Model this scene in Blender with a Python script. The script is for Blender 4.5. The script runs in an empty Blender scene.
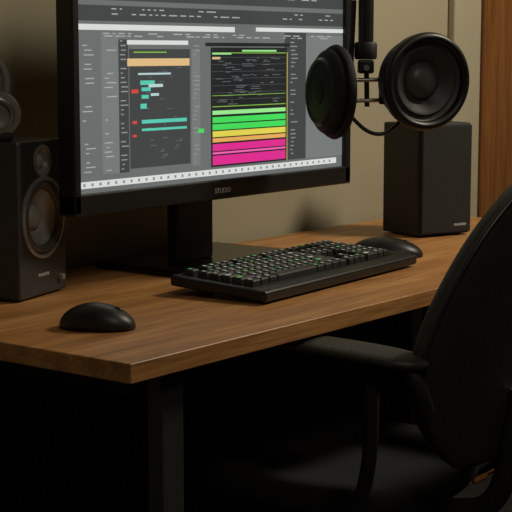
import bpy, bmesh, math, random
from mathutils import Vector, Matrix
random.seed(7)
scene = bpy.context.scene
col = scene.collection
scene.view_settings.view_transform = 'Standard'
scene.view_settings.look = 'None'

def s2l(c):
    return tuple(((x/255)/12.92 if x/255 <= .04045 else ((x/255+.055)/1.055)**2.4) for x in c)

# ---------------------------------------------------------------- materials
def mat(name, rgb, rough=.5, metal=0, var=.15, scale=30, bump=.0, bscale=200, spec=.5, em=0):
    m = bpy.data.materials.new(name); m.use_nodes = True
    nt = m.node_tree; b = nt.nodes['Principled BSDF']
    c = s2l(rgb)
    tc = nt.nodes.new('ShaderNodeTexCoord')
    n = nt.nodes.new('ShaderNodeTexNoise'); n.inputs['Scale'].default_value = scale
    n.inputs['Detail'].default_value = 4
    nt.links.new(tc.outputs['Object'], n.inputs['Vector'])
    r = nt.nodes.new('ShaderNodeValToRGB')
    r.color_ramp.elements[0].position = .3; r.color_ramp.elements[1].position = .7
    r.color_ramp.elements[0].color = (*[x*(1-var) for x in c], 1)
    r.color_ramp.elements[1].color = (*[min(1, x*(1+var)) for x in c], 1)
    nt.links.new(n.outputs['Fac'], r.inputs['Fac'])
    nt.links.new(r.outputs['Color'], b.inputs['Base Color'])
    b.inputs['Roughness'].default_value = rough
    b.inputs['Metallic'].default_value = metal
    b.inputs['Specular IOR Level'].default_value = spec
    if em:
        nt.links.new(r.outputs['Color'], b.inputs['Emission Color'])
        b.inputs['Emission Strength'].default_value = em
    if bump:
        n2 = nt.nodes.new('ShaderNodeTexNoise'); n2.inputs['Scale'].default_value = bscale
        nt.links.new(tc.outputs['Object'], n2.inputs['Vector'])
        bp = nt.nodes.new('ShaderNodeBump'); bp.inputs['Strength'].default_value = bump
        bp.inputs['Distance'].default_value = .002
        nt.links.new(n2.outputs['Fac'], bp.inputs['Height'])
        nt.links.new(bp.outputs['Normal'], b.inputs['Normal'])
    return m

def wood(name, dark, mid, light, rough=.42, stretch=(1.2, 14, 14), plank=True):
    m = bpy.data.materials.new(name); m.use_nodes = True
    nt = m.node_tree; b = nt.nodes['Principled BSDF']; L = nt.links.new
    tc = nt.nodes.new('ShaderNodeTexCoord')
    mp = nt.nodes.new('ShaderNodeMapping'); mp.inputs['Scale'].default_value = stretch
    L(tc.outputs['Object'], mp.inputs['Vector'])
    n = nt.nodes.new('ShaderNodeTexNoise'); n.inputs['Scale'].default_value = 2.2
    n.inputs['Detail'].default_value = 9; n.inputs['Roughness'].default_value = .62
    n.inputs['Distortion'].default_value = .5
    L(mp.outputs['Vector'], n.inputs['Vector'])
    r = nt.nodes.new('ShaderNodeValToRGB')
    e = r.color_ramp.elements
    e[0].position = .3; e[0].color = (*s2l(dark), 1)
    e[1].position = .72; e[1].color = (*s2l(light), 1)
    x = e.new(.5); x.color = (*s2l(mid), 1)
    L(n.outputs['Fac'], r.inputs['Fac'])
    mp2 = nt.nodes.new('ShaderNodeMapping')
    mp2.inputs['Scale'].default_value = tuple(v*5 if v > 2 else v*2.5 for v in stretch)
    L(tc.outputs['Object'], mp2.inputs['Vector'])
    n2 = nt.nodes.new('ShaderNodeTexNoise'); n2.inputs['Scale'].default_value = 3; n2.inputs['Detail'].default_value = 6
    L(mp2.outputs['Vector'], n2.inputs['Vector'])
    r2 = nt.nodes.new('ShaderNodeValToRGB')
    r2.color_ramp.elements[0].position = .35; r2.color_ramp.elements[0].color = (.74, .70, .66, 1)
    r2.color_ramp.elements[1].position = .6; r2.color_ramp.elements[1].color = (1, 1, 1, 1)
    L(n2.outputs['Fac'], r2.inputs['Fac'])
    mx = nt.nodes.new('ShaderNodeMix'); mx.data_type = 'RGBA'; mx.blend_type = 'MULTIPLY'
    mx.inputs[0].default_value = 1
    L(r.outputs['Color'], mx.inputs[6]); L(r2.outputs['Color'], mx.inputs[7])
    L(mx.outputs[2], b.inputs['Base Color'])
    b.inputs['Roughness'].default_value = rough
    bp = nt.nodes.new('ShaderNodeBump'); bp.inputs['Strength'].default_value = .12; bp.inputs['Distance'].default_value = .001
    L(n2.outputs['Fac'], bp.inputs['Height']); L(bp.outputs['Normal'], b.inputs['Normal'])
    return m

def emis(name, rgb, k=1.0):
    m = bpy.data.materials.new(name); m.use_nodes = True
    nt = m.node_tree; b = nt.nodes['Principled BSDF']
    b.inputs['Base Color'].default_value = (.01, .01, .01, 1)
    b.inputs['Roughness'].default_value = .35
    tc = nt.nodes.new('ShaderNodeTexCoord')
    n = nt.nodes.new('ShaderNodeTexNoise'); n.inputs['Scale'].default_value = 6
    nt.links.new(tc.outputs['Object'], n.inputs['Vector'])
    r = nt.nodes.new('ShaderNodeValToRGB'); c = s2l(rgb)
    r.color_ramp.elements[0].color = (*[x*.85 for x in c], 1)
    r.color_ramp.elements[1].color = (*[x*1.1 for x in c], 1)
    nt.links.new(n.outputs['Fac'], r.inputs['Fac'])
    nt.links.new(r.outputs['Color'], b.inputs['Emission Color'])
    b.inputs['Emission Strength'].default_value = k
    return m

M = {}
M['desk'] = wood('oak_desk', (148, 102, 56), (188, 134, 78), (214, 162, 102))
M['door'] = wood('door_wood', (104, 64, 30), (138, 88, 44), (158, 106, 58), stretch=(14, 14, 1.0))
M['wall'] = mat('painted_wall', (168, 160, 134), .85, var=.04, scale=3, bump=.15, bscale=150)
M['trim'] = mat('painted_trim', (178, 170, 144), .6, var=.03, scale=5)
M['ceil'] = mat('ceiling_paint', (130, 122, 108), .9, var=.03, scale=3)
M['floor'] = mat('dark_carpet', (22, 20, 18), .95, var=.3, scale=80, bump=.4, bscale=400)
M['blk'] = mat('black_plastic', (22, 22, 22), .42, var=.15, bump=.08, bscale=900)
M['blk2'] = mat('matte_black_plastic', (30, 30, 30), .6, var=.15, bump=.1, bscale=700)
M['cup'] = mat('ear_cup_soft_touch', (27, 27, 27), .72, var=.15, bump=.1, bscale=700, spec=.3)
M['shaded'] = mat('underdesk_shaded_dark', (14, 14, 14), .9, var=.2, scale=200)  # darkened to carry the under-desk shade on seat, rails and arm supports
M['gloss'] = mat('gloss_black', (14, 14, 14), .25, var=.1)
M['cab'] = mat('speaker_vinyl_lit', (52, 51, 49), .5, var=.12, scale=50, bump=.12, bscale=500)  # left cabinet colour lightened in place of fill light
M['cab2'] = mat('satellite_vinyl', (34, 34, 33), .6, var=.12, scale=50, bump=.12, bscale=500)
M['cone'] = mat('speaker_cone_paper_lit', (150, 150, 147), .5, var=.1, scale=60, bump=.1)  # paler than the paper itself, so the shadowed woofer reads as lit
M['cone2'] = mat('driver_cone_paper', (62, 62, 62), .5, var=.12, scale=60, bump=.1)
M['rub'] = mat('rubber_surround', (40, 40, 40), .38, var=.1)
M['rub2'] = mat('driver_cap_rubber', (78, 78, 78), .4, var=.1)
M['ring'] = mat('driver_trim_ring_lit', (150, 150, 146), .3, .4, var=.1)  # brightened tone imitates light caught on the driver rims
M['grill'] = mat('speaker_grille_cloth', (34, 34, 33), .85, var=.3, scale=900, bump=.5, bscale=1200)
M['metal'] = mat('dark_metal', (170, 170, 166), .35, .8, var=.1)
M['steel'] = mat('powder_coated_steel', (54, 53, 51), .5, .2, var=.1)
M['leather'] = mat('chair_leather', (48, 50, 46), .5, var=.12, scale=20, bump=.3, bscale=260)
M['key'] = mat('keycap_plastic', (38, 40, 39), .5, var=.1)
M['legend'] = mat('keycap_legend', (170, 185, 172), .6, var=.1, em=.35)
M['legendg'] = mat('keycap_legend_green', (80, 180, 95), .6, var=.1, em=.4)
M['label'] = mat('printed_label', (225, 225, 222), .5, var=.05)
M['grey'] = mat('grey_plastic', (128, 128, 125), .42, var=.1)

# ---------------------------------------------------------------- builders
def root(name, loc=(0, 0, 0), rz=0, rx=0, sc=1):
    e = bpy.data.objects.new(name, None); e.empty_display_size = .05
    e.location = loc; e.rotation_euler = (rx, 0, rz); e.scale = (sc, sc, sc); col.objects.link(e); return e

def fin(bm, name, m, parent=None, smooth=False, loc=(0, 0, 0)):
    bmesh.ops.recalc_face_normals(bm, faces=bm.faces)
    me = bpy.data.meshes.new(name); bm.to_mesh(me); bm.free()
    for mm in (m if isinstance(m, list) else [m]): me.materials.append(mm)
    if smooth:
        for p in me.polygons: p.use_smooth = True
    o = bpy.data.objects.new(name, me); o.location = loc; col.objects.link(o)
    if parent: o.parent = parent
    return o

def box(name, lo, hi, m, parent=None, bevel=0, seg=3):
    bm = bmesh.new()
    bmesh.ops.create_cube(bm, size=1)
    lo = Vector(lo); hi = Vector(hi); s = hi-lo
    for v in bm.verts: v.co = Vector((v.co.x*s.x, v.co.y*s.y, v.co.z*s.z))
    if bevel:
        bmesh.ops.bevel(bm, geom=bm.edges[:], offset=bevel, segments=seg, profile=.5, affect='EDGES')
    o = fin(bm, name, m, parent, loc=(lo+hi)/2)
    return o

def lathe(name, prof, m, parent=None, loc=(0, 0, 0), axis=(0, 0, 1), n=64, sx=1, sy=1):
    bm = bmesh.new(); rings = []
    for r, h in prof:
        if r < 1e-6: rings.append([bm.verts.new((0, 0, h))])
        else: rings.append([bm.verts.new((r*math.cos(2*math.pi*i/n)*sx, r*math.sin(2*math.pi*i/n)*sy, h)) for i in range(n)])
    for a, b in zip(rings, rings[1:]):
        for i in range(n):
            j = (i+1) % n
            if len(a) == 1 and len(b) == 1: continue
            if len(a) == 1: bm.faces.new((a[0], b[i], b[j]))
            elif len(b) == 1: bm.faces.new((a[i], a[j], b[0]))
            else: bm.faces.new((a[i], a[j], b[j], b[i]))
    o = fin(bm, name, m, parent, True, loc)
    o.rotation_mode = 'QUATERNION'
    o.rotation_quaternion = Vector(axis).normalized().to_track_quat('Z', 'Y')
    md = o.modifiers.new('es', 'EDGE_SPLIT'); md.split_angle = math.radians(50)
    return o

def tube(name, pts, r, m, parent=None, cyclic=False, smooth=True):
    cu = bpy.data.curves.new(name, 'CURVE'); cu.dimensions = '3D'
    cu.bevel_depth = r; cu.bevel_resolution = 5; cu.use_fill_caps = True; cu.resolution_u = 12
    sp = cu.splines.new('NURBS' if smooth else 'POLY'); sp.points.add(len(pts)-1)
    for p, c in zip(sp.points, pts): p.co = (*c, 1)
    if smooth: sp.use_endpoint_u = not cyclic; sp.order_u = 3
    sp.use_cyclic_u = cyclic
    tmp = bpy.data.objects.new(name, cu); col.objects.link(tmp)
    dg = bpy.context.evaluated_depsgraph_get()
    me = bpy.data.meshes.new_from_object(tmp.evaluated_get(dg))
    bpy.data.objects.remove(tmp)
    me.materials.clear(); me.materials.append(m)
    for p in me.polygons: p.use_smooth = True
    o = bpy.data.objects.new(name, me); col.objects.link(o)
    if parent: o.parent = parent
    return o

def text(name, s, size, m, parent, loc, rot):
    cu = bpy.data.curves.new(name, 'FONT'); cu.body = s; cu.size = size; cu.extrude = .0002
    cu.align_x = 'CENTER'
    tmp = bpy.data.objects.new(name, cu); col.objects.link(tmp)
    dg = bpy.context.evaluated_depsgraph_get()
    me = bpy.data.meshes.new_from_object(tmp.evaluated_get(dg)); bpy.data.objects.remove(tmp)
    me.materials.clear(); me.materials.append(m)
    o = bpy.data.objects.new(name, me); col.objects.link(o); o.parent = parent
    o.location = loc; o.rotation_euler = rot
    return o

def cut(o, cx, cz, r, depth):
    bm = bmesh.new()
    bmesh.ops.create_cone(bm, cap_ends=True, segments=64, radius1=r, radius2=r, depth=depth*2)
    bmesh.ops.rotate(bm, verts=bm.verts, matrix=Matrix.Rotation(math.pi/2, 3, 'X'))
    c = fin(bm, 'cutter', M['blk']); c.location = (cx, 0, cz)
    p = o.parent; o.parent = None
    md = o.modifiers.new('b', 'BOOLEAN'); md.operation = 'DIFFERENCE'; md.object = c; md.solver = 'EXACT'
    bpy.context.view_layer.update()
    dg = bpy.context.evaluated_depsgraph_get()
    me = bpy.data.meshes.new_from_object(o.evaluated_get(dg))
    o.modifiers.clear(); o.data = me; o.parent = p
    bpy.data.objects.remove(c)

# ---------------------------------------------------------------- room
TOP = .74
WV = .64
box('floor', (-2.6, -2.6, -.05), (3.3, WV, 0), M['floor'])
box('wall_back', (-2.6, WV, 0), (3.3, WV+.1, 2.5), M['wall'])
box('wall_left', (-2.7, -2.6, 0), (-2.6, WV+.1, 2.5), M['wall'])
box('wall_right', (3.3, -2.6, 0), (3.4, WV+.1, 2.5), M['wall'])
box('ceiling', (-2.7, -2.6, 2.5), (3.4, WV+.1, 2.6), M['ceil'])
box('baseboard_back', (-2.6, WV-.015, 0), (1.85, WV, .09), M['trim'], bevel=.003)
box('trim_3', (1.86, WV-.022, 0), (1.992, WV, 2.2), M['trim'], bevel=.006)
box('trim_1', (1.996, WV-.03, 0), (2.066, WV, 2.1), M['door'], bevel=.006)
d = root('door_1', (-.049, 0, 0))
box('door_slab', (2.12, WV-.018, .005), (2.95, WV-.001, 2.05), M['door'], d, .003)
for i, (a, b_, z0, z1) in enumerate([(2.24, 2.50, .2, .95), (2.57, 2.83, .2, .95), (2.24, 2.50, 1.08, 1.9), (2.57, 2.83, 1.08, 1.9)]):
    box('door_panel_%d' % (i+1), (a, WV-.026, z0), (b_, WV-.017, z1), M['door'], d, .006)
box('trim_2', (2.906, WV-.03, 0), (2.98, WV, 2.1), M['door'], bevel=.006)

# ---------------------------------------------------------------- desk
dk = root('desk')
DL, DD = 1.70, .62
box('desk_top', (0, 0, TOP-.026), (DL, DD, TOP), M['desk'], dk, .0018)
for i, (x, y) in enumerate([(.092, .03), (DL-.15, .03), (.092, DD-.08), (DL-.15, DD-.08)]):
    box('leg_%d' % (i+1), (x, y, 0), (x+.045, y+.026, TOP-.026), M['steel'], dk, .003)
for i, x in enumerate((.092, DL-.15)):
    box('side_rail_%d' % (i+1), (x+.003, .06, TOP-.07), (x+.042, DD-.08, TOP-.028), M['shaded'], dk, .002)
box('back_rail', (.13, DD-.07, TOP-.09), (DL-.15, DD-.05, TOP-.028), M['shaded'], dk, .002)
box('underdesk_shade_sheet', (.09, DD-.045, .06), (DL-.01, DD-.03, TOP-.027), M['shaded'], dk, .002)  # added dark sheet over the lower wall, stands in for shade under the desk

# ---------------------------------------------------------------- monitor
mo = root('computer_monitor')
U0, U1, MV, Z0, Z1 = .296, 1.052, .386, .869, 1.325
SU0, SU1, SZ0, SZ1 = .311, 1.032, .903, 1.306
box('bezel_bottom', (U0, MV-.006, Z0), (U1, MV+.03, SZ0), M['blk'], mo, .003)
box('bezel_top', (U0, MV-.006, SZ1), (U1, MV+.03, Z1), M['blk'], mo, .003)
box('bezel_left', (U0, MV-.006, Z0+.002), (SU0, MV+.03, Z1-.002), M['blk'], mo, .003)
box('bezel_right', (SU1, MV-.006, Z0+.002), (U1, MV+.03, Z1-.002), M['blk'], mo, .003)
box('back_shell', (U0+.005, MV+.01, Z0+.005), (U1-.005, MV+.034, Z1-.005), M['blk2'], mo, .006)
box('back_hump', (U0+.2, MV+.03, Z0+.08), (U1-.2, MV+.06, Z1-.08), M['blk2'], mo, .012)
box('stand_column', (.630, MV+.075, TOP+.014), (.730, MV+.10, 1.10), M['blk'], mo, .004)
box('stand_hinge', (.67, MV+.05, 1.02), (.74, MV+.10, 1.09), M['blk'], mo, .006)
box('stand_base', (.56, .385, TOP), (.90, .595, TOP+.014), M['gloss'], mo, .006)
text('bezel_badge', 'STUDIO', .012, M['label'], mo, (.656, MV-.0065, .8805), (math.pi/2, 0, 0))

def quads(name, m, rects, y, parent, k=0):
    bm = bmesh.new()
    for (a, b_, c, d_) in rects:
        vs = [bm.verts.new((a, y, c)), bm.verts.new((b_, y, c)), bm.verts.new((b_, y, d_)), bm.verts.new((a, y, d_))]
        bm.faces.new(vs)
    me = bpy.data.meshes.new(name); bm.to_mesh(me); bm.free(); me.materials.append(m)
    o = bpy.data.objects.new(name, me); col.objects.link(o); o.parent = parent
    return o
YS = MV+.002
def E(n, c, k=1.08): return emis('screen_'+n, c, k)
quads('screen_background', E('grey', (102, 107, 106)), [(SU0, SU1, SZ0, SZ1)], YS, mo)
quads('ui_sidebar', E('side', (114, 118, 117)), [(.366, .405, .93, 1.150), (.585, .606, .93, 1.125), (SU0, SU1, 1.245, SZ1), (.912, SU1, .925, 1.15)], YS-.0003, mo)
quads('ui_toolbar', E('tool', (62, 65, 65)), [(SU0, SU1, 1.168, 1.192), (.845, .912, .925, 1.155), (.43, .58, .935, 1.125), (.405, .428, .93, 1.14), (SU0, SU1, 1.20, 1.24)], YS-.0003, mo)
quads('ui_arrange_panel', E('dark', (30, 33, 34)), [(.634, .852, .925, 1.128), (.62, .86, 1.13, 1.136)], YS-.0006, mo)
quads('ui_light_bars', E('white', (212, 214, 211)), [(SU0, .70, 1.154, 1.163), (.76, SU1, 1.156, 1.163), (.425, .575, 1.132, 1.139), (SU0, SU1-.02, .9105, .921)], YS-.0007, mo)
quads('ui_tan_clip', E('tan', (218, 182, 128)), [(.425, .578, 1.098, 1.110), (.638, .66, 1.108, 1.112)], YS-.0008, mo)
quads('ui_green_clip', E('green', (66, 214, 88)), [(.638, .848, 1.0, 1.010), (.638, .848, .988, .998), (.60, .615, .985, .992)], YS-.0009, mo)
quads('ui_mint_clip', E('mint', (150, 228, 140)), [(.638, .848, 1.014, 1.021), (.638, .69, 1.116, 1.119), (.72, .82, 1.121, 1.124)], YS-.0009, mo)
quads('ui_olive_line', E('olive', (130, 180, 70)), [(.638, .848, 1.027, 1.0285), (.638, .848, 1.118, 1.1195), (.44, .52, 1.119, 1.121), (.638, .848, 1.046, 1.047)], YS-.0008, mo)
quads('ui_yellow_clip', E('yellow', (220, 206, 80)), [(.638, .848, .976, .986), (.852, .8535, .925, 1.12)], YS-.0009, mo)
quads('ui_orange_clip', E('orange', (224, 166, 90)), [(.638, .848, .967, .974)], YS-.0009, mo)
quads('ui_pink_clip', E('pink', (216, 44, 140)), [(.638, .848, .952, .964), (.638, .848, .928, .944)], YS-.0009, mo)
quads('ui_magenta_line', E('magenta', (236, 96, 176)), [(.638, .848, .9465, .950)], YS-.0009, mo)
quads('ui_teal_clip', E('teal', (84, 196, 172)), [(.455, .49, 1.068, 1.075), (.458, .48, 1.058, 1.064), (.458, .475, 1.046, 1.052), (.458, .57, 1.006, 1.012), (.455, .47, 1.03, 1.038), (.458, .57, .994, .998)], YS-.0009, mo)
quads('ui_lilac_clip', E('lilac', (180, 206, 206)), [(.475, .51, 1.064, 1.069), (.48, .50, 1.05, 1.054), (.45, .53, 1.084, 1.087)], YS-.001, mo)
quads('ui_red_marks', E('red', (210, 66, 60)), [(.434, .450, 1.055, 1.061), (.436, .446, 1.006, 1.011), (.436, .445, .985, .989)], YS-.001, mo)
tx = []; tx2 = []
z = .935
while z < 1.145:
    for (a, b_) in ((.322, .36), (.37, .402)):
        if random.random() < .5: x = a+random.random()*.008; tx.append((x, min(b_, x+.005+random.random()*.018), z, z+.0018))
    for (a, b_) in ((.407, .426), (.587, .604), (.862, .905)):
        if random.random() < .75: x = a+random.random()*.004; tx2.append((x, min(b_, x+.005+random.random()*.016), z, z+.002))
    z += .0072
for zz in (1.178, 1.186, 1.144, 1.148, 1.213, 1.228, 1.27):
    x = SU0+.01
    while x < SU1-.04:
        w = .005+random.random()*.02
        if random.random() < .5: tx.append((x, x+w, zz, zz+.002))
        x += w+.008
tx3 = []
for i in range(60):
    x = .645+random.random()*.18; z = 1.03+random.random()*.08
    tx3.append((x, min(.848, x+.004+random.random()*.025), z, z+.0013))
for i in range(30):
    x = .46+random.random()*.1; z = .945+random.random()*.15
    tx3.append((x, x+.004+random.random()*.012, z, z+.0013))
quads('ui_text', E('text', (160, 164, 164)), tx, YS-.0011, mo)
quads('ui_text_faders', E('text2', (134, 140, 140)), tx2, YS-.0011, mo)
quads('ui_grid_marks', E('text3', (92, 96, 98)), tx3+[(.638, .848, .955+.012*i+.06, .9555+.012*i+.06) for i in range(9)], YS-.0007, mo)
quads('ui_taskbar_icons', E('icons', (130, 134, 136)), [(SU0+.01+i*.018, SU0+.01+i*.018+.005, .9135, .918) for i in range(38)], YS-.0011, mo)

# ---------------------------------------------------------------- speakers
def speaker(name, loc, rz, w, h, dep, kind):
    r = root(name, loc, rz)
    cab = box('cabinet', (0, 0, 0), (w, dep, h), M['cab'] if kind == 'open' else M['cab2'], None, .004)
    cab.data.transform(Matrix.Translation(cab.location)); cab.location = (0, 0, 0)
    cab.parent = r
    if kind == 'open':
        wr, tr = .061, .022
        cx, wz, tz = w/2, .122, .210
        cut(cab, cx, wz, wr-.002, .04); cut(cab, cx, tz, tr-.001, .015)
        lathe('woofer_frame', [(wr+.003, -.001), (wr+.003, .003), (wr, .0045), (wr-.003, .004), (wr-.004, -.002)], M['ring'], r, (cx, 0, wz), (0, -1, 0))
        pr = [(wr-.0035, -.003)]
        for i in range(9):
            a = math.pi*i/8; pr.append((wr-.0105+.0065*math.cos(a), -.002+.006*math.sin(a)))
        pr += [(wr-.018, -.004)]
        lathe('woofer_surround', pr, M['rub2'], r, (cx, 0, wz), (0, -1, 0))
        lathe('woofer_cone', [(wr-.0175, -.003), (.034, -.010), (.024, -.017), (.0195, -.022)], M['cone'], r, (cx, 0, wz), (0, -1, 0))
        lathe('woofer_dust_cap', [(.021, -.0215), (.018, -.014), (.013, -.0095), (.007, -.0075), (0, -.007)], M['cone'], r, (cx, 0, wz), (0, -1, 0))
        lathe('tweeter_ring', [(tr+.003, -.001), (tr+.003, .003), (tr, .004), (tr-.004, .002), (tr-.008, -.004), (tr-.011, -.006)], M['ring'], r, (cx, 0, tz), (0, -1, 0))
        lathe('tweeter_dome', [(tr-.010, -.006), (tr-.012, -.002), (.005, .001), (0, .002)], M['cone'], r, (cx, 0, tz), (0, -1, 0))
        text('badge', 'MONITOR', .007, M['label'], r, (cx, -.0004, .030), (math.pi/2, 0, 0))
        lathe('volume_knob', [(.0, .008), (.004, .008), (.005, .007), (.005, -.001)], M['ring'], r, (w-.022, 0, .022), (0, -1, 0), 24)
    else:
        box('grille', (.004, -.009, .004), (w-.004, .001, h-.004), M['grill'], r, .003)
        text('badge', 'monitor', .010, M['label'], r, (w*.76, -.0096, .018), (math.pi/2, 0, 0))
    for i, (x, y) in enumerate([(.02, .02), (w-.02, .02), (.02, dep-.02), (w-.02, dep-.02)]):
        lathe('foot_%d' % (i+1), [(0, 0), (.007, 0), (.007, -.003), (0, -.003)], M['rub'], r, (x, y, 0), n=20)
    return r
speaker('bookshelf_speaker', (.224, .430, TOP+.003), math.radians(15.5), .145, .243, .15, 'open')
speaker('bookshelf_speaker.001', (1.278, .365, TOP+.003), math.radians(-20.5), .139, .232, .12, 'grille')

# ---------------------------------------------------------------- keyboard
kb = root('computer_keyboard', (.436, .121, TOP+.0045), math.radians(3.9), math.radians(3.5))
KL, KD = .497, .182
box('case', (0, 0, -.001), (KL, KD, .017), M['blk'], kb, .005)
box('key_well', (.012, .030, .012), (KL-.03, KD-.012, .0175), M['gloss'], kb, .001)
bm = bmesh.new(); lg = bmesh.new(); lgg = bmesh.new()
P = .0192
def seq(ws, x0=0):
    out = []; x = x0
    for w in ws:
        if w > 0: out.append((x, w))
        x += abs(w)
    return out
nav = 15.35; npd = 18.7
main = [
 seq([1.25, 1.25, 1.25, 6.25, 1.25, 1.25, 1.25, 1.25]) + seq([1, 1, 1], nav) + seq([2, 1, 1], npd),
 seq([2.25]+[1]*10+[2.75]) + seq([-1, 1], nav) + seq([1, 1, 1, 1], npd),
 seq([1.75]+[1]*11+[2.25]) + seq([1, 1, 1, 1], npd),
 seq([1.5]+[1]*12+[1.5]) + seq([1, 1, 1], nav) + seq([1, 1, 1, 1], npd),
 seq([1]*13+[2]) + seq([1, 1, 1], nav) + seq([1, 1, 1, 1], npd),
 seq([1, -1, 1, 1, 1, 1, -.5, 1, 1, 1, 1, -.5, 1, 1, 1, 1]) + seq([1, 1, 1], nav) + seq([1, 1, 1, 1], npd)]
x0 = .015; y0 = .033
for ri, row in enumerate(main):
    yb = y0+ri*P*1.13+(.005 if ri == 5 else 0)
    for (kx, kw) in row:
        a = x0+kx*P+.0012; b_ = x0+(kx+kw)*P-.0012; c = yb+.0014; d_ = yb+P*1.13-.0014
        zb, zt = .016, .0270
        ins = .0024
        lo = [bm.verts.new(p) for p in ((a, c, zb), (b_, c, zb), (b_, d_, zb), (a, d_, zb))]
        md_ = [bm.verts.new(p) for p in ((a+.0008, c+.0008, zt-.002), (b_-.0008, c+.0008, zt-.002), (b_-.0008, d_-.0008, zt-.002), (a+.0008, d_-.0008, zt-.002))]
        hi = [bm.verts.new(p) for p in ((a+ins, c+ins, zt), (b_-ins, c+ins, zt), (b_-ins, d_-ins, zt), (a+ins, d_-ins, zt))]
        for A, B in ((lo, md_), (md_, hi)):
            for i in range(4):
                j = (i+1) % 4; bm.faces.new((A[i], A[j], B[j], B[i]))
        bm.faces.new(hi)
        if kw < 6:
            t = lgg if random.random() < .12 else lg
            lx = a+.0045; ly = d_-.0110
            for q in range(1 if kw < 1.6 else 3):
                x = lx+q*.0044; wq = .0034+random.random()*.002; hq = .0062
                vs = [t.verts.new(p) for p in ((x, ly, zt+.0002), (x+wq, ly, zt+.0002), (x+wq, ly+hq, zt+.0002), (x, ly+hq, zt+.0002))]
                t.faces.new(vs)
fin(bm, 'keycaps', M['key'], kb)
fin(lg, 'key_legends', M['legend'], kb)
fin(lgg, 'key_legends_accent', M['legendg'], kb)
for i, x in enumerate((.05, KL-.06)):
    box('rear_foot_%d' % (i+1), (x, KD-.03, -.0128), (x+.03, KD-.02, 0), M['blk'], kb, .001)

# ---------------------------------------------------------------- mice
def mouse(name, loc, rz, L=.108, W=.066, H=.036):
    r = root(name, loc, rz)
    bm = bmesh.new(); nu, nv = 32, 18; grid = []
    for i in range(nu+1):
        s = i/nu; x = -math.cos(math.pi*s)
        half = W/2*(max(0, 1-abs(x)**2.4))**.5
        hh = H*(max(0, 1-abs(x)**2.2))**.5*(1-.16*max(0, -x))
        rowv = []
        for j in range(nv+1):
            a = math.pi*j/nv
            cy = math.cos(a); cz = math.sin(a)
            rowv.append(bm.verts.new((x*L/2, half*math.copysign(abs(cy)**.8, cy), .002+max(0, hh*cz**.85))))
        grid.append(rowv)
    for i in range(nu):
        for j in range(nv): bm.faces.new((grid[i][j], grid[i+1][j], grid[i+1][j+1], grid[i][j+1]))
        bm.faces.new((grid[i][0], grid[i][nv], grid[i+1][nv], grid[i+1][0]))
    bmesh.ops.remove_doubles(bm, verts=bm.verts, dist=.00005)
    fin(bm, 'shell', M['blk'], r, True)
    xw = -L*.26; hw = .002+H*(1-.52**2.2)**.5*(1-.16*.52)
    lathe('scroll_wheel', [(0, -.003), (.008, -.003), (.009, -.002), (.009, .002), (.008, .003), (0, .003)], M['rub'], r, (xw, 0, hw-.0068), (0, 1, 0), 28)
    lathe('glide_base', [(0, .0025), (W*.42, .0025), (W*.42, 0), (0, 0)], M['rub'], r, (0, 0, 0), n=40, sx=1.4)
    return r
mouse('computer_mouse', (.148, .196, TOP), math.radians(128-10), .108, .066, .034)
mouse('computer_mouse.001', (1.015, .274, TOP), math.radians(130-18), .140, .078, .034)
mc = root('mouse_cable')
tube('cable', [(.98, .348, TOP+.010), (.965, .362, TOP+.006), (.95, .375, TOP+.003), (.93, .38, TOP+.003), (.92, .41, TOP+.003)], .003, M['blk'], mc)

# ---------------------------------------------------------------- hanging headphones on boom
HR = math.radians(-52.64)
hp = root('headphones', (.885, .195, 1.055), HR)
def cup(pref, c, ax, R, depth, parent, sx=1):
    ax = Vector(ax).normalized()
    lathe(pref+'_housing', [(0, -depth), (R*.55, -depth), (R*.74, -depth*.92), (R*.84, -depth*.72), (R*.86, -depth*.45), (R*.80, -depth*.36), (R*.92, -depth*.3), (R*.97, -depth*.2), (R*.97, 0)], M['blk2'], parent, c, ax, sx=sx)
    pr = []
    for i in range(17):
        pr.append((R*.90+R*.10*math.cos(math.radians(-60+240*i/16)), R*.02+R*.13*math.sin(math.radians(-60+240*i/16))))
    lathe(pref+'_cushion_rim', pr, M['blk'], parent, c, ax, sx=sx)
    lathe(pref+'_driver_bowl', [(R*.82, R*.03), (R*.76, -R*.02), (R*.72, -.003), (R*.67, R*.02), (R*.61, R*.0), (R*.45, -R*.13), (R*.36, -R*.17)], M['cone2'], parent, c, ax, sx=sx)
    lathe(pref+'_driver_cap', [(R*.39, -R*.17), (R*.34, -R*.07), (R*.2, -R*.01), (0, R*.01)], M['rub2'], parent, c, ax, sx=sx)
cup('right_cup', (.068, -.01, .014), (.42, -.90, -.06), .086, .058, hp)
c = (-.106, -.005, -.004)
ax = Vector((-.92, -.40, .02))
lathe('left_cup_shell', [(0, .016), (.030, .016), (.050, .014), (.064, .009), (.072, .002), (.075, -.004), (.071, -.007), (.071, -.009), (.080, -.011), (.083, -.017), (.080, -.024), (.070, -.029), (.055, -.032), (.0, -.032)], M['cup'], hp, c, ax, sx=.9)
lathe('left_cup_ring', [(.052, .0135), (.056, .0165), (.060, .011)], M['rub'], hp, c, ax, sx=.9)
lathe('left_cup_plate', [(0, .0195), (.018, .0195), (.022, .0175), (.022, .015)], M['cup'], hp, c, ax)
tube('yoke_rod_upper', [(-.085, .0, .016), (.045, .02, .018)], .0038, M['metal'], hp, smooth=False)
tube('yoke_rod_lower', [(-.085, .0, -.020), (.045, .02, -.018)], .0038, M['metal'], hp, smooth=False)
tube('yoke_bar', [(-.035, .010, .052), (-.033, .010, -.03)], .0045, M['blk'], hp, smooth=False)
box('hub', (-.050, -.002, .028), (-.022, .022, .052), M['blk'], hp, .004)
box('hub_clamp', (-.012, .002, -.026), (-.002, .020, .026), M['blk2'], hp, .003)
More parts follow.
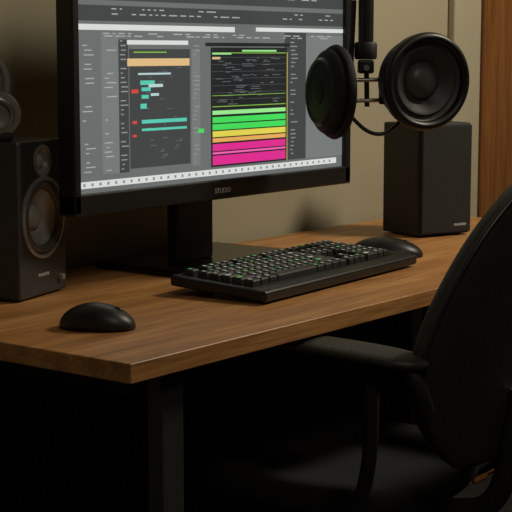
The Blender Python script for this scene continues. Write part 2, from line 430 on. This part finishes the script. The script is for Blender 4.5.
tube('hub_bolt', [(-.036, -.010, .038), (-.036, .02, .038)], .005, M['metal'], hp, smooth=False)
tube('cup_cable', [(-.075, .0, -.03), (-.05, -.002, -.062), (-.02, -.002, -.080), (.010, .0, -.074), (.03, .01, -.05)], .0035, M['blk'], hp)
tube('headband_slider', [(-.062, .01, .014), (-.062, .01, .06), (-.060, .01, .10), (-.058, .01, .155)], .005, M['blk'], hp)
ba = root('headphone_boom_arm', (.885, .195, 1.055), HR)
tube('boom_pole', [(-.036, .014, .0525), (-.036, .014, .62)], .0135, M['blk'], ba, smooth=False)
lathe('boom_collar', [(.0, 0), (.018, 0), (.02, .004), (.02, .026), (.018, .03), (0, .03)], M['blk2'], ba, (-.036, .014, .0525))
ly = Matrix.Rotation(-HR, 3, 'Z') @ Vector((0, 1, 0))
p0 = Vector((-.036, .014, .62))
wy = .195+(Matrix.Rotation(HR, 3, 'Z') @ p0).y
p1 = p0+ly*(WV-wy-.001)
tube('boom_horizontal', [tuple(p0-ly*.02), tuple(p1)], .013, M['blk'], ba, smooth=False)
lathe('mounting_flange', [(0, -.012), (.045, -.012), (.045, 0), (0, 0)], M['blk'], ba, tuple(p1), tuple(ly), 40)

# ---------------------------------------------------------------- small headphones on left speaker
h2 = root('headphones.001', (.230, .484, TOP+.246), math.radians(-52.64+10), 0, 1.12)
def cup2(pref, x, y):
    ax = (.25, -.95, .0)
    lathe(pref+'_shell', [(0, -.018), (.022, -.018), (.03, -.01), (.033, 0), (.034, .006), (.030, .012), (.024, .012), (.021, .008), (.012, .004), (0, .003)], M['grey'], h2, (x, y, .035), ax, sy=1)
    lathe(pref+'_ring', [(.018, .010), (.021, .0135), (.024, .0125)], M['metal'], h2, (x, y, .035), ax)
cup2('right_cup', .002, -.01); cup2('left_cup', -.085, .0)
tube('headband', [(.014, -.005, .05), (.020, -.002, .08), (.010, .0, .105), (-.012, .0, .122), (-.045, 0, .126), (-.08, 0, .105), (-.096, .0, .08), (-.088, .0, .05)], .0055, M['grey'], h2)
tube('headband_wire', [(.004, -.012, .06), (.008, -.010, .085), (.000, -.008, .102), (-.018, -.006, .114)], .0025, M['metal'], h2)
box('yoke', (-.020, -.022, .0), (.024, -.002, .012), M['blk2'], h2, .004)

# ---------------------------------------------------------------- chair
ch = root('office_chair', (.643, -.005, 0))
prof = [(0, .085), (.06, .13), (.16, .176), (.28, .212), (.40, .225), (.52, .217), (.64, .196), (.76, .166), (.87, .124), (.95, .078), (1, .035)]
bm = bmesh.new(); g = []
zb, zt = .505, .965
for t, hw in prof:
    z = zb+(zt-zb)*t
    vv = -.150-.030*math.sin(t*math.pi*.6)-.072*t**1.6
    r_ = []
    for j in range(13):
        s = -1+2*j/12
        r_.append(bm.verts.new((hw*s, vv+.045*abs(s)**2.2*(hw/.22), z)))
    g.append(r_)
for a, b_ in zip(g, g[1:]):
    for j in range(12): bm.faces.new((a[j], a[j+1], b_[j+1], b_[j]))
bk = fin(bm, 'backrest', M['leather'], ch, True)
m1 = bk.modifiers.new('s', 'SOLIDIFY'); m1.thickness = .034; m1.offset = 0
m2 = bk.modifiers.new('ss', 'SUBSURF'); m2.levels = 2; m2.render_levels = 2
lp = []; rp = []
for t, hw in prof:
    z = zb+(zt-zb)*t; vv = -.150-.030*math.sin(t*math.pi*.6)-.072*t**1.6+.045*(hw/.22)-.016
    lp.append((-hw*.97, vv, z)); rp.append((hw*.97, vv, z))
tube('rim_piping', lp+rp[::-1], .005, M['rub'], ch, cyclic=True)
bm = bmesh.new(); g = []
for i in range(15):
    s = -1+2*i/14; r_ = []
    for j in range(15):
        t = -1+2*j/14
        x = s*.215*math.sqrt(max(0, 1-.35*t*t)); y = .13+t*.205*math.sqrt(max(0, 1-.3*s*s))
        r_.append(bm.verts.new((x, y, .440+.012*(s*s)-.02*max(0, t)**3)))
    g.append(r_)
for a, b_ in zip(g, g[1:]):
    for j in range(14): bm.faces.new((a[j], a[j+1], b_[j+1], b_[j]))
st = fin(bm, 'seat_cushion', M['shaded'], ch, True)
m1 = st.modifiers.new('s', 'SOLIDIFY'); m1.thickness = .055; m1.offset = 0
m2 = st.modifiers.new('ss', 'SUBSURF'); m2.levels = 1; m2.render_levels = 2
box('seat_pan', (-.12, -.02, .38), (.12, .22, .415), M['shaded'], ch, .008)
tube('back_bracket', [(0, .02, .405), (0, -.10, .405), (0, -.17, .44), (0, -.185, .55), (0, -.195, .62)], .018, M['blk2'], ch)
for sgn, nm in ((-1, 'left'), (1, 'right')):
    x = sgn*.24
    bm = bmesh.new(); g = []
    N = 16
    for i in range(N+1):
        s = i/N; y = -.170+.295*s
        w = .042*(max(0.02, 1-abs(2*s-1)**5))**.5; cx = x-sgn*.014*(1-s)**2
        z = .699-.010*(1-s)**3
        ring = [bm.verts.new((cx+w*math.cos(a), y, z+.012*math.copysign(abs(math.sin(a))**.8, math.sin(a))*(w/.042)**.5)) for a in [2*math.pi*k/16 for k in range(16)]]
        g.append(ring)
    for a, b_ in zip(g, g[1:]):
        for k in range(16): bm.faces.new((a[k], a[(k+1) % 16], b_[(k+1) % 16], b_[k]))
    bm.faces.new(g[0]); bm.faces.new(g[-1])
    fin(bm, nm+'_armrest', M['leather'], ch, True)
    tube(nm+'_arm_support', [(x, -.085, .69), (x, -.09, .60), (x, -.08, .50), (x*.95, -.03, .405), (x*.4, .06, .398)], .011, M['shaded'], ch)
    tube(nm+'_arm_link', [(x*.97, -.13, .69), (x*.96, -.16, .67), (x*.88, -.16, .62)], .012, M['blk2'], ch)
lathe('gas_lift', [(0, .38), (.022, .38), (.022, .26), (.03, .25), (.03, .10), (0, .10)], M['steel'], ch, (0, .09, 0), n=32)
for i in range(5):
    a = 2*math.pi*i/5+.4
    ex, ey = .27*math.cos(a), .09+.27*math.sin(a)
    tube('base_leg_%d' % (i+1), [(0, .09, .115), (ex*.5, .09+(ey-.09)*.5, .10), (ex, ey, .075)], .018, M['blk2'], ch)
    lathe('caster_%d' % (i+1), [(0, -.02), (.024, -.02), (.028, -.015), (.028, .015), (.024, .02), (0, .02)], M['rub'], ch, (ex, ey, .0285), (-math.sin(a), math.cos(a), 0), 28)
    tube('caster_stem_%d' % (i+1), [(ex, ey, .03), (ex, ey, .08)], .007, M['steel'], ch, smooth=False)

# ---------------------------------------------------------------- lights
def area(name, loc, target, size, power, rgb, sy=None):
    l = bpy.data.lights.new(name, 'AREA'); l.energy = power; l.color = rgb; l.size = size
    if sy: l.shape = 'RECTANGLE'; l.size_y = sy
    o = bpy.data.objects.new(name, l); o.location = loc
    o.rotation_euler = (Vector(target)-Vector(loc)).to_track_quat('-Z', 'Y').to_euler()
    col.objects.link(o); return o
area('ceiling_lamp_light', (1.75, -.65, 2.2), (1.05, .3, .85), .35, 23, (1, .90, .72))
area('room_fill_light', (-.5, -1.5, 2.4), (.4, .3, .8), .5, 7.5, (1, .90, .74))
w = bpy.data.worlds.new('World'); scene.world = w; w.use_nodes = True
w.node_tree.nodes['Background'].inputs[0].default_value = (1, .95, .85, 1)
w.node_tree.nodes['Background'].inputs[1].default_value = .005

# ---------------------------------------------------------------- camera
cam = bpy.data.cameras.new('camera'); co = bpy.data.objects.new('camera', cam); col.objects.link(co)
cam.lens = 103.4; cam.sensor_width = 36
co.location = (-1.314, -1.2007, 1.12)
co.rotation_euler = (math.radians(82.11), 0, math.radians(-52.56))
scene.camera = co
